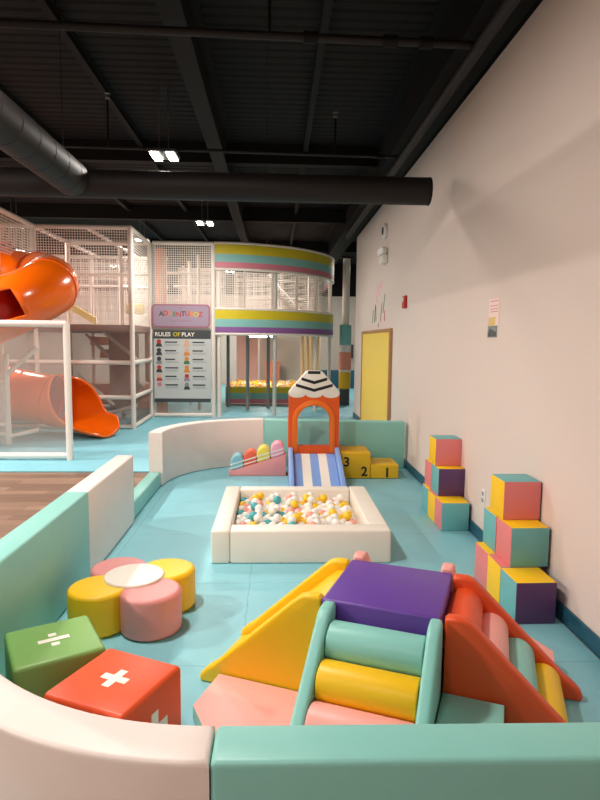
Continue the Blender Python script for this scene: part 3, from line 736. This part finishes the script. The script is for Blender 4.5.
for i in range(n-1):
    for k in range(SEG):
        f = (rings[i][k], rings[i][(k+1) % SEG], rings[i+1][(k+1) % SEG], rings[i+1][k])
        c = sum((v.co for v in f), Vector())/4
        nrm = (c-fr[i][0]).normalized()
        if 42 <= i <= 66 and nrm.y < -.1 and -.45 < nrm.z < .5: continue        # cut-out window in the tube side
        bm.faces.new(f[::-1])
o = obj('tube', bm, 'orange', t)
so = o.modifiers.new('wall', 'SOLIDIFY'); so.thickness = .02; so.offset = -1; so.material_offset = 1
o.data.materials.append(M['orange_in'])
for i in (14, 30, 88, 100):
    bm = bmnew(); p, tt, a, b = fr[i]; tube(bm, [p-tt*.014, p+tt*.014], r+.012, 36, caps=False); oo = obj('joint_ring', bm, 'orange', t); sm = oo.modifiers.new('wall', 'SOLIDIFY'); sm.thickness = .012
p, tt, a, b = fr[0]
bm = bmnew(); 
for k in range(20):
    th = 2*PI*k/20; c = p+a*(.49*math.cos(th))+b*(.49*math.sin(th)); tube(bm, [c+tt*.005, c+tt*.055], .022, 8)
fl_ = bmnew(); tube(fl_, [p-tt*.02, p], .55, 36); f = obj('entry_flange', fl_, 'salmon', t); obj('flange_bolt', bm, 'steel', f)
# exit trough: half pipe that opens, dips to the floor and flares
bm = bmnew(); ctr = spline([(-3.655, 9.87, .59), (-3.4, 9.81, .55), (-3.15, 9.74, .50), (-2.9, 9.66, .46), (-2.70, 9.59, .455)], 7); rings = []
m_ = len(ctr)
for i, (p, tt, a, b) in enumerate(frames(ctr)):
    u = i/(m_-1); w_ = min(1, max(0, (u-.15)/.55)); far = math.radians(74+104*(1-w_*w_*(3-2*w_))); near = math.radians(36+142*math.exp(-4.5*u)); rr = r
    if u > .75: far -= ((u-.75)/.25)**2*.65; near -= ((u-.75)/.25)**2*.35
    ring = []
    for k in range(25):
        th = -PI/2-far+(far+near)*k/24; ring.append(bm.verts.new(p+a*(rr*math.cos(th)*(1+.12*u))+b*(rr*math.sin(th))))
    rings.append(ring)
for i in range(m_-1):
    for k in range(24): bm.faces.new((rings[i][k], rings[i][k+1], rings[i+1][k+1], rings[i+1][k]))
o = obj('exit_trough', bm, 'orange', t); so = o.modifiers.new('wall', 'SOLIDIFY'); so.thickness = .035; so.offset = 0
ts = thing('slide_stand', 'white pipe stand with braces holding up orange tube slide', 'slide stand', (-4.1, 9.0, 0))
post(-4.02, 8.98, .001, 1.36, .04, 'postw', ts); rail((-4.02, 8.98, 1.05), (-3.55, 8.98, 1.47), .035, 'postw', ts, 'brace'); rail((-4.02, 8.98, .12), (-3.6, 9.02, .22), .03, 'postw', ts, 'brace')
rail((-5.4, 8.98, .30), (-4.02, 8.98, .30), .03, 'postw', ts, 'brace'); rail((-5.4, 8.98, .16), (-4.02, 8.98, .16), .03, 'postw', ts, 'brace'); rail((-5.4, 8.98, .95), (-4.02, 8.98, .95), .03, 'postw', ts, 'brace')

# near mesh gate
GY = 7.83
t = thing('mesh_barrier', 'white framed fine mesh barrier panel by the plank floor', 'barrier', (-4, GY, 0))
post(-2.72, GY, .001, 1.80, .045, 'postw', t); post(-5.6, GY, .001, 1.80, .045, 'postw', t)
rail((-5.6, GY, .06), (-2.72, GY, .06), .04, 'postw', t); rail((-5.6, GY, 1.79), (-2.72, GY, 1.79), .045, 'postw', t)
netp(t, (-5.6, GY, .06), (-2.72, GY, .06), (-2.72, GY, 1.79), (-5.6, GY, 1.79), 'veil2', 'mesh_panel')

# ------------------------------------------------------------------ sign bay
t = thing('sign_frame', 'white post frame and netting holding the two signs', 'frame', (-1.9, SY, 0))
post(-1.29, SY, .001, 3.55, .045, 'postw', t); post(-2.50, SY+.03, .001, 3.55, .04, 'postg', t)
rail((-2.5, SY, 3.55), (-1.29, SY, 3.55), .04, 'postw', t); rail((-2.5, SY, .05), (-1.29, SY, .05), .04, 'postw', t); rail((-2.5, SY, 1.83), (-1.29, SY, 1.83), .03, 'postg', t)
netp(t, (-2.5, SY, 2.33), (-1.29, SY, 2.33), (-1.29, SY, 3.55), (-2.5, SY, 3.55)); netp(t, (-2.5, SY, .05), (-1.29, SY, .05), (-1.29, SY, .33), (-2.5, SY, .33), 'veil2', 'mesh_panel')
def rrect(x0, x1, z0, z1, r, n=5):
    out = []
    for cx, cz, a in ((x1-r, z1-r, 0), (x0+r, z1-r, 1), (x0+r, z0+r, 2), (x1-r, z0+r, 3)):
        for k in range(n+1): th = PI/2*(a+k/n); out.append((cx+r*math.cos(th), cz+r*math.sin(th)))
    return out
sf = lambda x, z, y: (lambda a, b, c: (x+a, y-c, z+b))
t = thing('entrance_sign', 'lilac rounded sign with the playground name above rules board', 'sign', (-1.93, SY-.07, 1.84))
bm = bmnew(); prism(bm, rrect(-2.52, -1.345, 1.85, 2.325, .08), xz, SY-.075, SY-.05); obj('sign_rim', bm, 'signrim', t)
bm = bmnew(); prism(bm, rrect(-2.485, -1.38, 1.885, 2.29, .06), xz, SY-.08, SY-.0755); obj('sign_face', bm, 'signlilac', t)
cols = ['charcoal', 'rred', 'rorange', 'rgreen', 'rred', 'charcoal', 'rred', 'rorange', 'bandyellow', 'rred', 'charcoal', 'charcoal']
bm = bmnew(); word = 'ADVENTUROZ'
for k, ch in enumerate(word): text_bm(ch, .135, sf(-2.33+.088*k, 2.125+.01*math.sin(k*1.3), SY-.0805), .001, mi=k, bm=bm, bold=.003)
obj('lettering', bm, [cols[k] for k in range(len(word))], t, smooth=0)
bm = text_bm('PLAYGROUND', .06, sf(-1.93, 1.985, SY-.0805), .001); prism(bm, [(-1.96, 2.245), (-1.93, 2.27), (-1.90, 2.245), (-1.93, 2.235)], xz, SY-.083, SY-.0805); obj('small_lettering', bm, 'signrim', t, smooth=0)
t = thing('rules_board', 'rules of play board with icons and dark header', 'sign', (-1.93, SY-.06, .32))
bx0, bx1 = -2.49, -1.335
bm = bmnew(); box(bm, bx0, bx1, SY-.075, SY-.05, .325, 1.795); obj('board_panel', bm, 'board', t)
bm = bmnew(); box(bm, bx0, bx1, SY-.079, SY-.0755, 1.625, 1.795); obj('header_band', bm, 'charcoal', t)
bm = bmnew(); box(bm, bx0, bx1, SY-.079, SY-.0755, .325, .40); obj('footer_band', bm, 'charcoal', t)
bm = bmnew()
for wd_, x_, mi_ in (('RULES', -2.465, 0), ('OF', -2.10, 1), ('PLAY', -1.925, 0)): text_bm(wd_, .115, sf(x_, 1.71, SY-.0795), .001, 'LEFT', mi_, bm, .002)
obj('title_lettering', bm, ['decal', 'bandyellow'], t, smooth=0)
ic = [['rred', 'charcoal'], ['rskin', 'rskin'], ['charcoal', 'charcoal'], ['rskin', 'rorange'], ['charcoal', 'greymid'], ['rorange', 'rgreen'], ['rred', 'charcoal'], ['rorange', 'rorange'], ['rskin', 'rred'], ['rred', 'signlilac'], ['bandpink', 'board'], ['greymid', 'charcoal']]
for r_ in range(6):
    for c_ in range(2):
        x = bx0+.105+.56*c_; z = 1.53-.175*r_; m1, m2 = ic[r_*2+c_]
        bm = bmnew(); tube(bm, [(x, SY-.0755, z+.035), (x, SY-.079, z+.035)], .045, 14, 0); prism(bm, [(x-.065, z-.07), (x+.065, z-.07), (x+.045, z-.002), (x-.045, z-.002)], xz, SY-.079, SY-.0755, mi=1)
        obj('rule_icon', bm, [m1, m2], t, smooth=0)
        bm = bmnew(); w = .20+.07*random.random(); box(bm, x+.12, x+.12+w, SY-.0785, SY-.0755, z+.012, z+.038, mi=0)
        for q in (-.02, -.042): box(bm, x+.12, x+.12+.25+.05*random.random(), SY-.0778, SY-.0755, z+q, z+q+.006, mi=1)
        obj('text_lines', bm, ['charcoal', 'greymid'], t, smooth=0)

# ------------------------------------------------------------------ curved two-level deck
QX, QY, QR = -1.27, 14.96, 2.7
def qarc(r, n=28, a0=-PI/2, a1=0): return [(QX+r*math.cos(a0+(a1-a0)*k/n), QY+r*math.sin(a0+(a1-a0)*k/n)) for k in range(n+1)]
t = thing('curved_play_deck', 'curved two level play deck with rainbow striped bands', 'play structure', (0, 15, 0))
def band(nm, z0, z1, frs, mats):
    bm = bmnew(); o_ = qarc(QR) + [(QX+QR, 18.)]; i_ = qarc(QR-.05) + [(QX+QR-.05, 18.)]; z = z1
    for k, fr_ in enumerate(frs):
        zb = z-(z1-z0)*fr_
        prism(bm, o_+i_[::-1], zt, zb, z, mi=k); z = zb
    return obj(nm, bm, mats, t, smooth=30)
band('upper_band', 3.08, 3.54, (.41, .35, .24), ['bandyellow', 'bandteal', 'bandpink']); band('lower_band', 1.765, 2.225, (.40, .35, .25), ['bandyellow', 'bandteal', 'bandpurple'])
bm = bmnew(); prism(bm, qarc(QR-.06)+[(QX+QR-.06, 18), (QX, 18)], zt, 1.82, 1.9); obj('deck_floor', bm, 'deck', t)
for (rr, z0) in ((QR-.02, 1.735), (QR-.02, 2.25), (QR-.02, 3.05), (QR-.02, 3.57)):
    bm = bmnew(); tube(bm, [(x, y, z0) for x, y in qarc(rr)], .03, 8); obj('curved_rail', bm, 'postw', t)
bm = bmnew(); P = qarc(QR-.06, 24); u = 0
for k in range(24):
    (x0, y0), (x1, y1) = P[k], P[k+1]; d = math.dist(P[k], P[k+1]); quad_uv(bm, (x0, y0, 2.22), (x1, y1, 2.22), (x1, y1, 3.1), (x0, y0, 3.1), 0, (u, u+d), (0, .88)); u += d
obj('net', bm, 'net', t, smooth=0)
for ang in (-88, -61.5, -34, -4):
    a = math.radians(ang); x, y = QX+(QR-.09)*math.cos(a), QY+(QR-.09)*math.sin(a); post(x, y, .001, 3.55, .042, 'postw' if ang != -61.5 else 'postg', t)
for x, y in ((-.65, 13.65), (-.18, 14.05), (-1.15, 14.3)): post(x, y, .001, 1.8, .04, 'greymid', t)
for x, y in ((-.75, 14.2), (-.1, 15.2), (.5, 14.6), (-.9, 16.8), (.9, 16.6), (.15, 17.5)): post(x, y, 1.9, 3.6, .035, 'postw', t)
for p0, p1 in (((-1.2, 14.2, 3.55), (1.2, 15.4, 3.55)), ((-1.1, 17, 3.3), (1.2, 17, 3.3)), ((-.2, 16.5, 3.4), (.7, 16.5, 2.4)), ((-1.2, 17, 2.8), (1.2, 17, 2.8))): rail(p0, p1, .03, 'postw', t)
netp(t, (-1.2, 17, 1.9), (1.3, 17, 1.9), (1.3, 17, 3.5), (-1.2, 17, 3.5))
for x in (.75, .9, 1.05, 1.2): post(x, 16.9, .001, 1.8, .04, 'tan', t, 'padded_post')
# padded column and net bits behind the sign
bm = bmnew(); rcyl(bm, (-2.44, 12.75, .001), (-2.44, 12.75, 3.5), .12, .02, 24); tag(obj('padded_column', bm, 'salmon'), 'tall salmon padded column behind net above the lilac sign', 'column')
t = thing('climbing_frame', 'white inner climbing frame behind the net over the signs', 'play structure', (-1.9, 14, 0))
for x, y in ((-1.75, 13.6), (-2.1, 14.6), (-1.5, 15.2), (-2.4, 15.5)): post(x, y, .001, 3.5, .04, 'postw', t)
for p0, p1 in (((-2.5, 13.6, 3.1), (-1.3, 13.6, 3.1)), ((-2.3, 13.7, 2.5), (-2.0, 13.7, 2.5)), ((-2.1, 13.7, 2.75), (-1.7, 13.7, 2.0)), ((-2.5, 14.6, 2.9), (-1.3, 14.6, 2.9)), ((-2.5, 15.4, 3.4), (-1.3, 15.4, 3.4))): rail(p0, p1, .03, 'postw', t)
netp(t, (-2.5, 15.4, 1.9), (-1.3, 15.4, 1.9), (-1.3, 15.4, 3.4), (-2.5, 15.4, 3.4))
bm = bmnew(); box(bm, -2.5, -1.3, 13.4, 15.5, 1.76, 1.86); obj('deck', bm, 'deck', t)

# ball pool under the deck
t = thing('ball_pool', 'rainbow striped ball pool wall beneath the curved deck', 'ball pool', (0, 16, 0))
bm = bmnew(); z = .45
for k, h in enumerate((.15, .15, .15)): box(bm, -1.25, 1.36, 14.71, 14.81, z-h+.001, z, mi=k); z -= h
obj('striped_wall', bm, ['bandyellow', 'bandteal', 'bandpink'], t)
bm = bmnew(); box(bm, -1.25, 1.36, 14.68, 14.70, .03, .05); obj('wall_trim', bm, 'decal', t)
bm = bmnew(); rnd = random.Random(3)
for yy_ in range(26):
    for xx_ in range(28):
        x = -1.2+.092*xx_+(.046 if yy_ % 2 else 0); y = 14.87+.09*yy_
        q = bmesh.ops.create_icosphere(bm, subdivisions=1, radius=.046, matrix=Matrix.Translation((x, y, .40+.05*rnd.random())))
        mi = rnd.choices((0, 1, 2, 3), (.45, .2, .25, .1))[0]
        for v in q['verts']:
            for f in v.link_faces: f.material_index = mi
o = obj('pool_balls', bm, ['bally', 'ballw', 'rorange', 'ballp'], smooth=0); o['kind'] = 'stuff'; o['label'] = 'yellow, orange and white balls filling the pool under deck'; o['category'] = 'balls'
bm = bmnew(); box(bm, -1.2, -.55, 18.1, 18.2, .001, 2.2); tag(obj('wall_panel', bm, 'pinkwall'), 'pale pink partition panel behind the far ball pool', 'panel')
bm = bmnew(); box(bm, -.5, .75, 18.3, 18.4, .001, 2.6); tag(obj('wall_panel', bm, 'wallfar'), 'off-white partition panel behind the far ball pool', 'panel')
bm = bmnew(); box(bm, -.32, .12, 17.5, 17.8, .001, 1.0, .02); tag(obj('foam_block', bm, 'salmon'), 'salmon pink block standing at the far ball pool edge', 'foam block')
bm = bmnew(); box(bm, .8, 1.4, 18.6, 18.7, .001, 2.6); tag(obj('wall_panel', bm, 'tan'), 'tan partition panel at the right of far ball pool', 'panel')

# striped column beyond the wall end
t = thing('striped_column', 'tall pillar with teal, coral and yellow padded sleeves', 'column', (1.74, 14.85, 0))
for z0, z1, r_, m in ((.001, .42, .13, 'charcoal'), (.42, .84, .15, 'podium'), (.84, .9, .15, 'cream'), (.9, 1.34, .155, 'salmon'), (1.34, 1.52, .15, 'cream'), (1.52, 2.02, .15, 'bandteal'), (2.02, 3.65, .09, 'cream')):
    bm = bmnew(); rcyl(bm, (1.74, 14.85, z0), (1.74, 14.85, z1-.001), r_, .012, 24); obj('sleeve' if z1 < 2.1 else 'shaft', bm, m, t)
bm = bmnew(); box(bm, 1.58, 1.90, 14.69, 15.01, 3.651, 3.68); obj('top_plate', bm, 'blacker', t)
bm = bmnew(); box(bm, 2.5, 2.85, 21.7, 21.86, 1.0, 1.5, .01); tag(obj('control_box', bm, 'charcoal'), 'dark box on the far wall beside striped pillar', 'wall box')
bm = bmnew(); box(bm, .9, 3.4, 20.2, 20.5, .001, .62, .02); tag(obj('foam_bench', bm, 'base'), 'dark teal low bench by the far wall', 'bench')

# ------------------------------------------------------------------ world and view
w = bpy.data.worlds.new('world'); bpy.context.scene.world = w; w.use_nodes = True
w.node_tree.nodes['Background'].inputs[0].default_value = (.02, .02, .02, 1)
vs = bpy.context.scene.view_settings
vs.view_transform = 'Standard'; vs.look = 'None'; vs.gamma = 1; vs.use_curve_mapping = False
vs.exposure = .64
bpy.context.scene.cycles.use_denoising = True
bpy.context.scene.cycles.max_bounces = 10
bpy.context.scene.cycles.diffuse_bounces = 6
bpy.context.scene.cycles.transparent_max_bounces = 24
